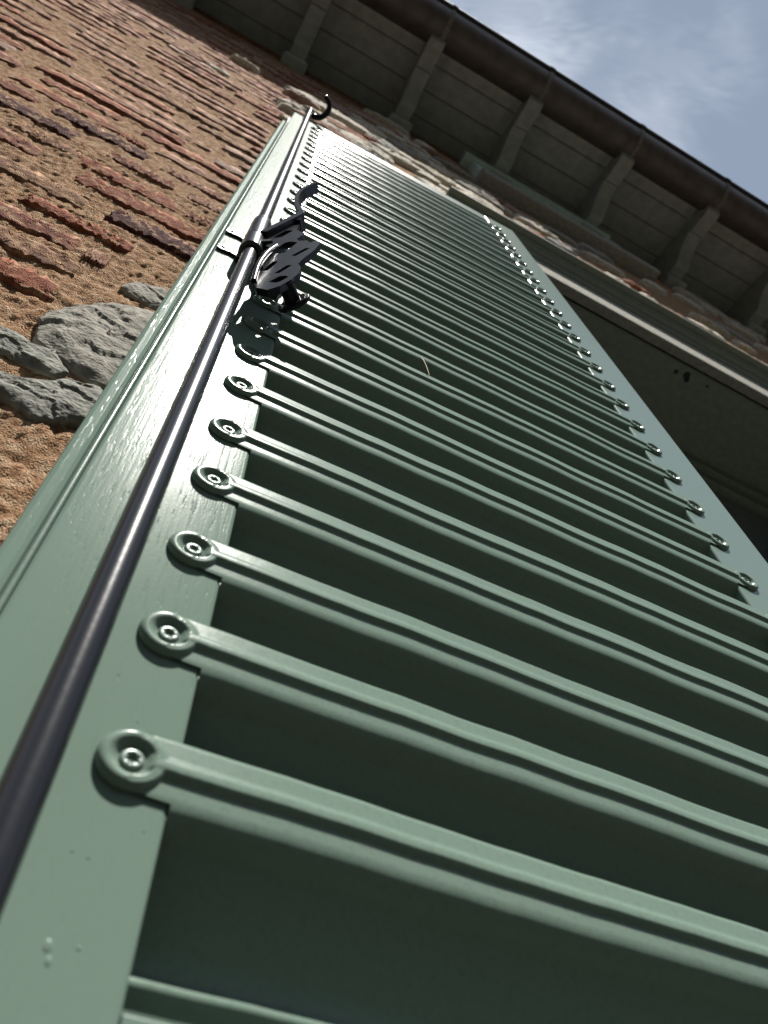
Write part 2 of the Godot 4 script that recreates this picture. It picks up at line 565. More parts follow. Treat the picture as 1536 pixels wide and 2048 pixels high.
# upright board with a grain texture: front face at z1, from (x0, y0) to (x1, y1), eased edges
func board(x0: float, x1: float, y0: float, y1: float, z0: float, z1: float, ease := 0.0014, along_x := false) -> ArrayMesh:
	var prof := [[x0, z0], [x0, z1 - ease], [x0 + ease * 0.3, z1 - ease * 0.3], [x0 + ease, z1], [x1 - ease, z1], [x1 - ease * 0.3, z1 - ease * 0.3], [x1, z1 - ease], [x1, z0]]
	if along_x:
		prof = [[y0, z0], [y0, z1 - ease], [y0 + ease * 0.3, z1 - ease * 0.3], [y0 + ease, z1], [y1 - ease, z1], [y1 - ease * 0.3, z1 - ease * 0.3], [y1, z1 - ease], [y1, z0]]
	var v := PackedVector3Array()
	var uv := PackedVector2Array()
	var idx := PackedInt32Array()
	var run := 0.0
	for k in prof.size():
		var p: Array = prof[k]
		var q: Array = prof[(k + 1) % prof.size()]
		var ln := Vector2(q[0] - p[0], q[1] - p[1]).length()
		var b := v.size()
		if along_x:
			v.append_array([Vector3(x0, p[0], p[1]), Vector3(x1, p[0], p[1]), Vector3(x1, q[0], q[1]), Vector3(x0, q[0], q[1])])
			uv.append_array([Vector2(run / 0.07, x0 / 0.28), Vector2(run / 0.07, x1 / 0.28), Vector2((run + ln) / 0.07, x1 / 0.28), Vector2((run + ln) / 0.07, x0 / 0.28)])
			idx.append_array([b, b + 3, b + 2, b, b + 2, b + 1])
		else:
			v.append_array([Vector3(p[0], y0, p[1]), Vector3(p[0], y1, p[1]), Vector3(q[0], y1, q[1]), Vector3(q[0], y0, q[1])])
			uv.append_array([Vector2(run / 0.07, y0 / 0.28), Vector2(run / 0.07, y1 / 0.28), Vector2((run + ln) / 0.07, y1 / 0.28), Vector2((run + ln) / 0.07, y0 / 0.28)])
			idx.append_array([b, b + 1, b + 2, b, b + 2, b + 3])
		run += ln
	for e in 2:
		var b := v.size()
		for p in prof:
			if along_x: v.append(Vector3(x0 if e == 0 else x1, p[0], p[1]))
			else: v.append(Vector3(p[0], y0 if e == 0 else y1, p[1]))
			uv.append(Vector2(p[0] / 0.07, p[1] / 0.28))
		for k in range(1, prof.size() - 1):
			idx.append_array([b, b + k, b + k + 1] if (e == 0) != along_x else [b, b + k + 1, b + k])
	return mesh_of(v, idx, uv)

func build_shutter() -> void:
	var s := thing("window_shutter", "pale green louvred wooden shutter folded open against the brick wall", "shutter")
	s.transform = shutter_xf
	var top := 1.487
	var bot := -0.80
	var st := part("stile", board(-0.0458, OPEN0, bot, top, -0.028, 0.0), M.paint_wood, s)
	st.set_meta("label", "wide free stile carrying the black bolt rod")
	part("bead", tube([Vector3(-0.0470, bot, -0.0012), Vector3(-0.0470, top - 0.16, -0.0012)], [0.0011, 0.0011], 10), M.paint, st)
	part("cover_strip", board(-0.0560, -0.0483, bot, 1.315, -0.033, -0.0004, 0.0022), M.paint_wood, s)
	var back := part("strip_back", board(-0.0484, -0.0457, bot, 1.40, -0.030, -0.0026, 0.0003), M.paint, st)
	back.name = "rebate"
	part("stile", board(SPAN - OPEN0, 0.4055, bot, top, -0.028, 0.0), M.paint_smooth, s)
	part("top_rail", board(OPEN0 + 0.0002, SPAN - OPEN0 - 0.0002, 1.437, top - 0.0003, -0.028, -0.0003, 0.0014, true), M.paint_smooth, s)
	part("bottom_rail", board(OPEN0 + 0.0002, SPAN - OPEN0 - 0.0002, -0.16, -0.061, -0.008, -0.0003, 0.0006, true), M.paint_smooth, s)
	part("panel", cbox(Vector3(OPEN0 - 0.004, bot + 0.08, -0.022), Vector3(SPAN - OPEN0 + 0.004, -0.155, -0.010), 0.001), M.paint, s)
	part("bottom_rail", board(OPEN0 + 0.0002, SPAN - OPEN0 - 0.0002, bot, bot + 0.09, -0.028, -0.0003, 0.0014, true), M.paint_smooth, s)
	# runs and blobs in the paint of the stile
	for p in [[-0.0055, -0.0520, 2.0, 2.6], [-0.0045, -0.0550, 1.3, 2.0], [0.0005, -0.0510, 0.8, 0.8], [-0.0068, -0.0300, 0.7, 0.6], [-0.0030, -0.0306, 0.8, 0.6], [-0.0012, 0.0125, 0.7, 0.7], [-0.0008, 0.0094, 0.7, 0.7], [0.0075, -0.0200, 0.5, 0.5], [-0.0100, 0.0270, 0.5, 0.6], [0.0040, 0.0860, 0.6, 0.8]]:
		var bl := SphereMesh.new()
		bl.radius = 0.001
		bl.height = 0.002
		bl.radial_segments = 12
		bl.rings = 6
		var d := part("paint_blob", bl, M.paint, st)
		d.position = Vector3(p[0], p[1], -0.0001)
		d.scale = Vector3(p[2] * 0.6, p[3] * 0.6, 0.28)
	var meshes := []
	for k in 6: meshes.append(slat_mesh(k, k < 4))
	var sm := screw_mesh()
	# the slats are fixed by hand, a little off the even spacing
	var off := [0.0, 0.0006, -0.0018, 0.0002, -0.0014, 0.0024, 0.0006, 0.0004, -0.0004]
	for i in 29:
		var o := part("slat", meshes[i % 4] if i < 12 else meshes[4 + i % 2], M.paint, s)
		var dy: float = off[i] if i < off.size() else rng.randf_range(-0.0012, 0.0012)
		o.position = Vector3(0, PITCH * i + dy, 0.0002)
		o.rotation.z = rng.randf_range(-0.0015, 0.0015)
		for e in 2:
			var q := part("screw", sm, M.screw, o)
			q.position = Vector3(SPAN * e, TAB_Y, 0.0)
			q.rotation.z = rng.randf_range(0, TAU)

func smooth_curve(pts: Array, sub: int) -> Array:
	var out := []
	for k in pts.size() - 1:
		var p0: Vector3 = pts[max(k - 1, 0)]
		var p1: Vector3 = pts[k]
		var p2: Vector3 = pts[k + 1]
		var p3: Vector3 = pts[min(k + 2, pts.size() - 1)]
		for s in sub:
			var t := float(s) / sub
			out.append(0.5 * ((2.0 * p1) + (p2 - p0) * t + (2.0 * p0 - 5.0 * p1 + 4.0 * p2 - p3) * t * t + (3.0 * p1 - p0 - 3.0 * p2 + p3) * t * t * t))
	out.append(pts[-1])
	return out

# a strip of flat bar: centre line in the (s, y) plane of the handle, width w along an, thickness t
func bar_strip(line: Array, t: float, w: float, an: Vector3) -> ArrayMesh:
	var v := PackedVector3Array()
	var idx := PackedInt32Array()
	var n := line.size()
	for k in n:
		var d: Vector3 = (line[min(k + 1, n - 1)] - line[max(k - 1, 0)]).normalized()
		var nr := d.cross(an).normalized()
		for c in [[-1, -1], [1, -1], [1, 1], [-1, 1]]:
			v.append(line[k] + nr * (t * 0.5 * c[0]) + an * (w * 0.5 * c[1]))
	var polys := []
	var vv := PackedVector3Array()
	for k in n - 1:
		for c in 4:
			var a := k * 4 + c
			var b := k * 4 + (c + 1) % 4
			var base := vv.size()
			vv.append_array([v[a], v[b], v[b + 4], v[a + 4]])
			idx.append_array([base, base + 2, base + 1, base, base + 3, base + 2])
	for e in [0, n - 1]:
		var base := vv.size()
		for c in 4: vv.append(v[e * 4 + c])
		idx.append_array([base, base + 1, base + 2, base, base + 2, base + 3])
	return mesh_of(vv, idx)

func slot(cx: float, cy: float, l: float, w: float, ang: float) -> PackedVector2Array:
	var r := PackedVector2Array()
	for k in 12:
		var a := TAU * k / 12.0
		var p := Vector2(cos(a) * w + (l if cos(a) > 0 else -l), sin(a) * w)
		r.append(p.rotated(ang) + Vector2(cx, cy))
	r.reverse()
	return r

func build_bolt() -> void:
	var b := thing("shutter_bolt", "black iron shutter bolt rod with hook, collar and pierced handle mounted on the shutter stile", "bolt")
	b.transform = shutter_xf
	var ax := Vector3(-0.0216, 0, 0.012)
	part("rod", tube([ax + Vector3(0, -0.75, 0), ax + Vector3(0, 0.44, 0), ax + Vector3(0, 1.495, 0)], [0.0052, 0.0052, 0.0052], 32), M.rod, b)
	# hook at the head, lying level
	var hk := []
	for p in [[-22, 12], [-16, 8.5], [-8, 8.5], [1.0, 14], [6.5, 24], [6.0, 34], [0, 42], [-8, 46]]:
		hk.append(Vector3(p[0] * 0.001, 1.497, p[1] * 0.001))
	var line := smooth_curve(hk, 5)
	var rad := []
	for k in line.size(): rad.append(lerpf(0.0058, 0.0042, float(k) / line.size()))
	rad[-1] = 0.0036
	part("hook", tube(line, rad, 14), M.iron, b)
	part("rod_head", turned([[0.0, 1.489], [0.0060, 1.4892], [0.0066, 1.4905], [0.0066, 1.5025], [0.0056, 1.5045], [0.0, 1.505]], ax), M.iron, b)
	part("collar", turned([[0.0056, 0.452], [0.0078, 0.4523], [0.0084, 0.4533], [0.0084, 0.4840], [0.0080, 0.4852], [0.0074, 0.4856], [0.0074, 0.4872], [0.0078, 0.4878], [0.0080, 0.4890], [0.0079, 0.535], [0.0074, 0.547], [0.0064, 0.553], [0.0048, 0.554]], ax), M.rod, b)
	# strap that holds the collar on the stile: two eared lugs to the left, base to the right
	for y in [0.470, 0.522]:
		var lug := PackedVector2Array()
		for p in [[0, -4.6], [9, -4.2], [12, -3.0], [16, -4.4], [21, -5.2], [22.5, -3.2], [21.2, 0], [22.5, 3.2], [21, 5.2], [16, 4.4], [12, 3.0], [9, 4.2], [0, 4.6]]:
			lug.append(Vector2(-p[0] * 0.001, p[1] * 0.001))
		var o := part("lug", plate(lug, [slot(-0.0135, 0.0, 0.0022, 0.0012, 0.0)], 0.0022, Vector3(-0.0222, y, 0.0013), Vector3(1, 0, 0), Vector3(0, 0, 1)), M.iron, b)
		part("rivet", tube([Vector3(-0.0405, y, 0.0022), Vector3(-0.0405, y, 0.0034)], [0.0017, 0.0010], 10), M.iron, o)
	part("base_plate", cbox(Vector3(-0.0300, 0.455, 0.0002), Vector3(-0.0140, 0.535, 0.0044), 0.001), M.iron, b)
	# handle, turned out from the shutter about the rod: e points away from the rod, an is the plate's normal
	var an := Vector3(0.50, 0, -0.866).normalized()
	var e := Vector3(-an.z, 0, an.x)
	var ol := PackedVector2Array()
	for p in [[5.4, 500], [5.4, 465], [10.2, 470], [11, 459], [14.5, 454], [15.5, 438], [11.5, 428], [10.5, 412], [13.5, 406], [15, 392], [11.8, 380], [10.8, 364], [14, 352], [21, 345], [28, 352], [34.5, 366], [38.3, 380], [38.7, 394], [36.4, 404], [39.5, 418], [46, 440], [49.1, 458], [46.4, 470], [42, 462], [39.5, 470], [33.5, 470], [31.5, 478], [35.5, 488], [36.2, 496], [32.6, 502], [29.6, 510], [31.7, 540], [27.2, 539], [16.8, 520]]:
		ol.append(Vector2(p[0] * 0.001, p[1] * 0.001))
	var holes := [slot(0.0275, 0.392, 0.0085, 0.0018, 1.2), slot(0.0365, 0.436, 0.0100, 0.0018, 1.15), slot(0.0265, 0.368, 0.0045, 0.0036, 1.1), slot(0.0245, 0.452, 0.0130, 0.0050, 1.3), slot(0.0185, 0.402, 0.0100, 0.0020, 1.35), slot(0.0205, 0.496, 0.0090, 0.0034, 1.2)]
	var hd := part("handle", plate(ol, holes, 0.0046, ax, e, an), M.iron, b)
	part("rib", bar_strip([ax + e * 0.0069 + Vector3(0, 0.487, 0), ax + e * 0.0202 + Vector3(0, 0.520, 0), ax + e * 0.0317 + Vector3(0, 0.549, 0)], 0.0055, 0.014, an), M.iron, hd)
	part("bow", tube(smooth_curve([ax + e * 0.0185 + Vector3(0, 0.454, 0) - an * 0.003, ax + e * 0.0151 + Vector3(0, 0.421, 0) - an * 0.006, ax + e * 0.0122 + Vector3(0, 0.389, 0) - an * 0.006, ax + e * 0.0114 + Vector3(0, 0.364, 0) - an * 0.003], 4), [0.002, 0.002, 0.002, 0.002, 0.002, 0.002, 0.002, 0.002, 0.002, 0.002, 0.002, 0.002, 0.002], 10), M.iron, hd)
	var ln := []
	for p in [[29.9, 532], [31.3, 550], [30.8, 567], [28.1, 585], [24.5, 608], [23.6, 636], [25.4, 664], [29.9, 684], [38.3, 707]]:
		ln.append(ax + e * (p[0] * 0.001) + Vector3(0, p[1] * 0.001, 0))
	part("lever", bar_strip(smooth_curve(ln, 5), 0.0036, 0.0100, an), M.iron, hd)
	var c0 := ax + e * 0.0300 + Vector3(0, 0.366, 0)
	var kn := Vector3(0.75, 0, -0.65).normalized()
	part("knob_post", tube([c0, c0 + kn * 0.002, c0 + kn * 0.0120], [0.0066, 0.0050, 0.0050], 20), M.iron, hd)
	part("knob", tube([c0 + kn * 0.0115, c0 + kn * 0.0119, c0 + kn * 0.0126, c0 + kn * 0.0144, c0 + kn * 0.0152], [0.0085, 0.0104, 0.0110, 0.0106, 0.0092], 28), M.iron, hd)
	part("pivot", tube([ax + Vector3(0, 0.466, 0) + e * 0.004, ax + e * 0.013 + Vector3(0, 0.472, 0)], [0.0055, 0.0045], 14), M.iron, hd)
	# catch screwed to the stile under the handle
	var ct := PackedVector2Array()
	for p in [[-12, 424], [-10, 414], [-3, 409], [3, 414], [5, 424], [3, 436], [-3, 440], [-10, 435]]:
		ct.append(Vector2(p[0] * 0.001, p[1] * 0.001))
	part("catch", plate(ct, [], 0.006, Vector3(0.003, 0, 0.0036), Vector3(1, 0, 0), Vector3(0, 0, 1)), M.iron, b)

func build_stalk() -> void:
	var o := part("dry_stalk", tube(smooth_curve([Vector3(0.1188, 0.4400, 0.0018), Vector3(0.1198, 0.4280, 0.0034), Vector3(0.1210, 0.4160, 0.0036), Vector3(0.1224, 0.4030, 0.0030)], 4), [0.0002, 0.0003, 0.0003, 0.0004, 0.0004, 0.0004, 0.0004, 0.0004, 0.0004, 0.0004, 0.0004, 0.0003, 0.0003], 8), M.straw, self)
	o.transform = shutter_xf
	o.set_meta("label", "thin dry straw stalk caught between two green shutter slats")
	o.set_meta("category", "stalk")

# ------------------------------------------------------------------ the house
func mortar_z(x: float, y: float) -> float:
	var z := 0.0016 * n1.get_noise_2d(x * 150.0, y * 210.0) + 0.0018 * n2.get_noise_2d(x * 420.0, y * 560.0)
	z += 0.0013 * n3.get_noise_2d(x * 1500.0, y * 1700.0)
	var pit := n3.get_noise_2d(x * 1300.0 + 500.0, y * 1600.0)
	if pit > 0.3: z -= 0.0035 * (pit - 0.3)
	return z

func mortar_patch(x0: float, x1: float, y0: float, y1: float, cell: float) -> ArrayMesh:
	var nu := int((x1 - x0) / cell) + 1
	var nv := int((y1 - y0) / cell) + 1
	var v := PackedVector3Array()
	for j in nv:
		for i in nu:
			var x := lerpf(x0, x1, float(i) / (nu - 1))
			var y := lerpf(y0, y1, float(j) / (nv - 1))
			v.append(Vector3(x, y, mortar_z(x, y)))
	return mesh_of(v, grid_idx(nu, nv))

func brick_mesh(seed_: int, nu: int, nv: int) -> ArrayMesh:
	# unit brick: length and height 1 (scaled by the node), front at z = 0, depth in metres
	var v := PackedVector3Array()
	for j in nv + 1:
		for i in nu + 1:
			var a := 2.0 * i / nu - 1.0
			var b := 2.0 * j / nv - 1.0
			var edge: float = maxf(absf(a), absf(b))
			var x := 0.5 * a + 0.035 * n1.get_noise_2d(b * 30.0 + seed_ * 57.0, a * 6.0) * absf(a)
			var y := 0.5 * b + 0.12 * n1.get_noise_2d(a * 60.0 + seed_ * 91.0, b * 8.0)
			var z := 0.0022 * n2.get_noise_2d(a * 60.0 + seed_ * 17.0, b * 24.0) + 0.0014 * n3.get_noise_2d(a * 130.0, b * 40.0 + seed_ * 9.0)
			z -= 0.0022 * pow(absf(b), 9.0) + 0.004 * pow(absf(a), 14.0)
			if edge > 0.999: z = -0.02
			v.append(Vector3(x, y, z))
	return mesh_of(v, grid_idx(nu + 1, nv + 1))

func stone_mesh(poly: Array, h: float, seed_: int, rings := 16, seg := 56) -> ArrayMesh:
	var c := Vector2.ZERO
	for p in poly: c += Vector2(p[0], p[1])
	c /= poly.size()
	var v := PackedVector3Array()
	var idx := PackedInt32Array()
	var size := 0.0
	for p in poly: size = max(size, c.distance_to(Vector2(p[0], p[1])))
	v.append(Vector3(c.x, c.y, h))
	for r in range(1, rings + 1):
		for s in seg:
			var a := TAU * s / seg
			var d := Vector2(cos(a), sin(a))
			var reach := size * 0.3
			for k in poly.size():
				var p := Vector2(poly[k][0], poly[k][1])
				var q := Vector2(poly[(k + 1) % poly.size()][0], poly[(k + 1) % poly.size()][1])
				var hit = Geometry2D.segment_intersects_segment(c, c + d * size * 1.5, p, q)
				if hit != null: reach = max(c.distance_to(hit), reach) if k > 0 else c.distance_to(hit)
			var t := float(r) / rings
			var w := c + d * reach * t * (1.0 + 0.05 * n1.get_noise_2d(cos(a) * 60.0 + seed_ * 40.0, sin(a) * 60.0))
			var z := h * (1.0 - 0.55 * pow(t, 6.0))
			z += h * 0.22 * ncell.get_noise_2d(w.x * 900.0 / (size * 20.0) + seed_ * 13.0, w.y * 900.0 / (size * 20.0))
			z += 0.0010 * n2.get_noise_2d(w.x * 500.0, w.y * 700.0 + seed_ * 50.0) + 0.0004 * n3.get_noise_2d(w.x * 2000.0, w.y * 2200.0)
			var bed := fposmod(w.y / (size * 0.42) + 0.35 * w.x / size + 0.9 * n1.get_noise_2d(w.x * 180.0 + seed_ * 20.0, w.y * 180.0), 1.0)
			z -= h * 0.16 * bed * bed
			if r == rings: z = -0.012
			v.append(Vector3(w.x, w.y, z))
	for s in seg:
		idx.append_array([0, 1 + (s + 1) % seg, 1 + s])
	for r in rings - 1:
		for s in seg:
			var a := 1 + r * seg + s
			var b := 1 + r * seg + (s + 1) % seg
			idx.append_array([a, b, b + seg, a, b + seg, a + seg])
	return mesh_of(v, idx)

func build_house() -> void:
	var h := thing("house", "old house front of brick and rubble stone with boarded eaves and a deep window opening", "house")
	# thick masonry behind the mortar skin, with the window opening left out
	var wx0 := 0.412
	var wx1 := 1.36
	var wall := part("wall", join([
		cbox(Vector3(-4.0, GROUND - 0.3, -0.45), Vector3(wx0, 3.25, -0.010), 0.002),
		cbox(Vector3(wx1, GROUND - 0.3, -0.45), Vector3(6.0, 3.25, -0.010), 0.002),
		cbox(Vector3(wx0, 1.62, -0.45), Vector3(wx1, 3.25, -0.010), 0.002),
		cbox(Vector3(wx0, GROUND - 0.3, -0.45), Vector3(wx1, -0.85, -0.010), 0.002)]), M.mortar, h)
	var n := part("mortar", mortar_patch(-0.34, 0.02, 0.04, 0.72, 0.0022), M.mortar, wall)
	n = part("mortar", mortar_patch(-0.66, 0.02, 0.715, 1.62, 0.0045), M.mortar, wall)
	n = part("mortar", mortar_patch(-1.5, 2.9, 1.615, 3.2, 0.0095), M.mortar, wall)
	n = part("mortar", mortar_patch(-1.5, wx0, -0.6, 0.05, 0.02), M.mortar, wall)
	n = part("mortar", mortar_patch(wx1 + 0.06, 2.9, -0.6, 1.62, 0.02), M.mortar, wall)
	# bricks: the ones that can be told apart in the foreground first, [x0, x1, y, height, tone, proud]
	var near := [[-0.230, -0.114, 0.3555, 0.026, 0, 4.0], [-0.250, -0.115, 0.4045, 0.026, 4, 3.0], [-0.260, -0.126, 0.4490, 0.026, 1, 3.0], [-0.1235, -0.1065, 0.4435, 0.020, 3, 4.5], [-0.185, -0.099, 0.4955, 0.018, 0, 4.5], [-0.300, -0.147, 0.5480, 0.030, 4, 2.5], [-0.135, -0.040, 0.5560, 0.028, 2, 5.0], [-0.179, -0.040, 0.6140, 0.030, 0, 3.0], [-0.196, -0.094, 0.6660, 0.028, 0, 2.5], [-0.340, -0.208, 0.6220, 0.028, 1, 2.5], [-0.255, -0.187, 0.6740, 0.022, 4, 2.0], [-0.181, -0.111, 0.7340, 0.022, 1, 3.0], [-0.340, -0.206, 0.7320, 0.030, 2, 3.0], [-0.254, -0.152, 0.7960, 0.028, 2, 3.5], [-0.199, -0.161, 0.8420, 0.020, 0, 2.0], [-0.090, -0.040, 0.668, 0.018, 1, 1.5], [-0.100, -0.040, 0.735, 0.020, 3, 2.0], [-0.140, -0.045, 0.790, 0.020, 3, 2.5], [-0.42, -0.265, 0.795, 0.026, 1, 2.5]]
	var fine := []
	for k in 5: fine.append(brick_mesh(k, 40, 10))
	var plain := []
	for k in 6: plain.append(brick_mesh(20 + k, 16, 6))
	for k in near.size():
		var b: Array = near[k]
		var o := part("brick", fine[k % 5], M.bricks[b[4]], wall)
		o.position = Vector3((b[0] + b[1]) / 2.0, b[2], b[5] * 0.0006)
		o.scale = Vector3(b[1] - b[0], b[3] * 1.42, 1.0)
		o.rotation.z = rng.randf_range(-0.015, 0.015)
	var count := 0
	var y := 0.852
	while y < 3.12:
		# left of the shutter and above it: coursed brick, thinning out to rubble over the window
		var reach := -0.305 * (y + 0.157) - 0.10
		var x := reach + rng.randf_range(-0.1, 0.0)
		var stop := -0.02 if y < 1.45 else rng.randf_range(-0.02, 0.12)
		while x < stop:
			var l := rng.randf_range(0.10, 0.24)
			if rng.randf() < 0.06:
				x += l * 0.6
				continue
			var o := part("brick", plain[rng.randi() % 6], M.bricks[[0, 1, 3, 3, 4, 5, 0, 1, 0, 3, 3][rng.randi() % 11]], wall)
			o.position = Vector3(x + l / 2.0, y + rng.randf_range(-0.005, 0.005), rng.randf_range(0.0004, 0.0034))
			o.scale = Vector3(l, rng.randf_range(0.036, 0.055), 1.0)
			o.rotation.z = rng.randf_range(-0.02, 0.02)
			count += 1
			x += l + rng.randf_range(0.008, 0.03)
		y += rng.randf_range(0.048, 0.058)
	# dressed by eye: grey stones beside the shutter, outline in wall metres
	var polys := [
		[[-0.113, 0.306], [-0.113, 0.320], [-0.104, 0.350], [-0.089, 0.380], [-0.066, 0.398], [-0.030, 0.398], [-0.022, 0.330], [-0.035, 0.262], [-0.071, 0.256], [-0.097, 0.272], [-0.106, 0.276]],
		[[-0.170, 0.268], [-0.140, 0.292], [-0.120, 0.277], [-0.099, 0.268], [-0.091, 0.280], [-0.080, 0.262], [-0.087, 0.249], [-0.112, 0.250], [-0.150, 0.246]],
		[[-0.125, 0.208], [-0.118, 0.228], [-0.102, 0.232], [-0.087, 0.243], [-0.081, 0.257], [-0.064, 0.262], [-0.030, 0.255], [-0.030, 0.222], [-0.064, 0.214], [-0.080, 0.201], [-0.100, 0.210]],
		[[-0.092, 0.412], [-0.086, 0.434], [-0.068, 0.449], [-0.030, 0.450], [-0.030, 0.408], [-0.068, 0.401], [-0.080, 0.404]]]
	for pg in polys:
		var c := Vector2.ZERO
		for p in pg: c += Vector2(p[0], p[1]) / pg.size()
		for p in pg:
			p[0] = lerpf(c.x, p[0], 0.98)
			p[1] = lerpf(c.y, p[1], 0.95)
	var hs := [0.0085, 0.0060, 0.0070, 0.0045]
	for k in 4:
		part("stone", stone_mesh(polys[k], hs[k], k, 34, 110), M.stones[[0, 1, 1, 0][k]], wall)
	# rubble over the window and scattered among the bricks
	for k in 215:
		var cx := rng.randf_range(0.05, 2.6)
		var cy := rng.randf_range(1.74, 3.06)
		if k < 5:
			cx = rng.randf_range(-0.75, -0.05)
			cy = rng.randf_range(1.1, 3.0)
		if k > 130:
			cx = rng.randf_range(-0.05, 0.75)
			cy = rng.randf_range(1.60, 2.35)
			if cx > 0.25: cy = maxf(cy, 1.76)
		if cx > 0.48 and cx < 1.24 and cy > 2.5: continue
		var w := rng.randf_range(0.04, 0.12)
		var t := rng.randf_range(0.03, 0.07)
		if k < 5:
			w *= 0.55
			t *= 0.5
		var pg := []
		for s in 8:
			var a := TAU * s / 8.0
			pg.append([cos(a) * w * rng.randf_range(0.75, 1.1), sin(a) * t * rng.randf_range(0.75, 1.1)])
		var brickish := rng.randf() < 0.2
		var o := part("stone", stone_mesh(pg, rng.randf_range(0.006, 0.024), 10 + k, 8, 26), M.bricks[[3, 5, 4, 0][k % 4]] if brickish else M.stones[[2, 2, 2, 0, 2][k % 5]], wall)
		o.position = Vector3(cx, cy, 0.0)
		if brickish: o.name = "brick"
	# window: plaster lintel, moulded head, painted reveal, frame and glass
	var w := Node3D.new()
	w.name = "window"
	h.add_child(w)
	part("lintel", sweep_x(PackedVector2Array([Vector2(-0.014, 1.500), Vector2(0.004, 1.500), Vector2(0.006, 1.503), Vector2(0.006, 1.622), Vector2(-0.014, 1.622)]), wx0, wx1 + 0.08, false, 60, 0.003), M.plaster, w)
	part("head_moulding", sweep_x(PackedVector2Array([Vector2(-0.005, 1.626), Vector2(0.010, 1.630), Vector2(0.013, 1.640), Vector2(0.020, 1.642), Vector2(0.022, 1.648), Vector2(0.030, 1.655), Vector2(0.032, 1.661), Vector2(0.044, 1.662), Vector2(0.045, 1.666), Vector2(0.042, 1.674), Vector2(-0.005, 1.690)]), 0.292, wx1 + 0.10), M.trim, w)
	part("reveal_head", cbox(Vector3(wx0 + 0.001, 1.5035, -0.40), Vector3(wx1 - 0.001, 1.60, -0.0185), 0.004), M.trim, w)
	part("reveal_side", cbox(Vector3(wx1 - 0.02, -0.85, -0.40), Vector3(wx1 + 0.002, 1.502, -0.012), 0.004), M.trim, w)
	part("reveal_side", cbox(Vector3(wx0 - 0.002, -0.85, -0.40), Vector3(wx0 + 0.012, 1.502, -0.012), 0.004), M.trim, w)
	part("sill", cbox(Vector3(wx0 - 0.02, -0.92, -0.40), Vector3(wx1 + 0.02, -0.85, 0.05), 0.006), M.plaster, w)
	var fr := part("frame", join([
		cbox(Vector3(wx0 + 0.013, 1.462, -0.235), Vector3(wx1 - 0.021, 1.5025, -0.180), 0.004),
		cbox(Vector3(wx0 + 0.013, 1.425, -0.228), Vector3(wx1 - 0.021, 1.4605, -0.192), 0.004),
		cbox(Vector3(wx0 + 0.013, -0.85, -0.228), Vector3(wx0 + 0.060, 1.424, -0.190), 0.004),
		cbox(Vector3(wx1 - 0.068, -0.85, -0.228), Vector3(wx1 - 0.021, 1.424, -0.190), 0.004),
		cbox(Vector3(0.860, -0.85, -0.228), Vector3(0.912, 1.424, -0.188), 0.004)]), M.trim, w)
	part("pane", cbox(Vector3(wx0 + 0.058, -0.84, -0.212), Vector3(0.862, 1.427, -0.208), 0.0005), M.glass, w)
	part("pane", cbox(Vector3(0.910, -0.84, -0.212), Vector3(wx1 - 0.066, 1.427, -0.208), 0.0005), M.glass, w)
	part("room", join([
		cbox(Vector3(-0.6, -1.3, -3.2), Vector3(2.6, 2.2, -3.0)), cbox(Vector3(-0.7, 2.1, -3.2), Vector3(2.7, 2.3, -0.452)),
		cbox(Vector3(-0.7, -1.4, -3.2), Vector3(2.7, -1.2, -0.452)), cbox(Vector3(-0.8, -1.4, -3.2), Vector3(-0.6, 2.3, -0.452)), cbox(Vector3(2.6, -1.4, -3.2), Vector3(2.8, 2.3, -0.452))]), M.room, w)
	# nail holes in the reveal
	for p in [[0.868, -0.040, 0.0050], [0.893, -0.036, 0.0078], [0.899, -0.044, 0.0060], [0.948, -0.036, 0.0030]]:
		part("nail_hole", tube([Vector3(p[0], 1.5036, p[1]), Vector3(p[0], 1.5028, p[1])], [p[2] * 1.1, p[2]], 9), M.dark, w)
	# small attic window under the eaves
	var at := Node3D.new()
	at.name = "attic_window"
	h.add_child(at)
	part("sill", sweep_x(PackedVector2Array([Vector2(-0.02, 2.600), Vector2(0.042, 2.592), Vector2(0.048, 2.600), Vector2(0.048, 2.640), Vector2(0.040, 2.648), Vector2(-0.02, 2.655)]), 0.520, 1.195), M.plaster, at)
	part("lintel", sweep_x(PackedVector2Array([Vector2(-0.02, 2.965), Vector2(0.040, 2.965), Vector2(0.046, 2.972), Vector2(0.046, 3.020), Vector2(-0.02, 3.020)]), 0.508, 1.12), M.old_paint, at)
	part("jamb", cbox(Vector3(0.536, 2.656, -0.02), Vector3(0.600, 2.964, 0.034), 0.004), M.old_paint, at)
	part("jamb", cbox(Vector3(1.080, 2.656, -0.02), Vector3(1.150, 2.964, 0.034), 0.004), M.old_paint, at)
	for k in 5:
		part("board", cbox(Vector3(0.602, 2.658 + k * 0.061, -0.02), Vector3(1.078, 2.716 + k * 0.061, 0.022 + 0.0015 * (k % 2)), 0.004), M.old_paint, at)
	# eaves: boards rising towards the wall, brackets below them
	for k in 4:
		var za := -0.03 + k * 0.085
		var zb := za + 0.0825
		var ya := 3.170 - 0.24 * za
		var yb := 3.170 - 0.24 * zb
		part("soffit_board", sweep_x(PackedVector2Array([Vector2(za, ya), Vector2(za + 0.003, ya - 0.004), Vector2(zb - 0.003, yb - 0.003), Vector2(zb, yb), Vector2(zb, yb + 0.02), Vector2(za, ya + 0.02)]), -3.0, 5.0), M.eave, h)
	part("fascia", cbox(Vector3(-3.0, 3.075, 0.306), Vector3(5.0, 3.16, 0.322), 0.003), M.eave, h)
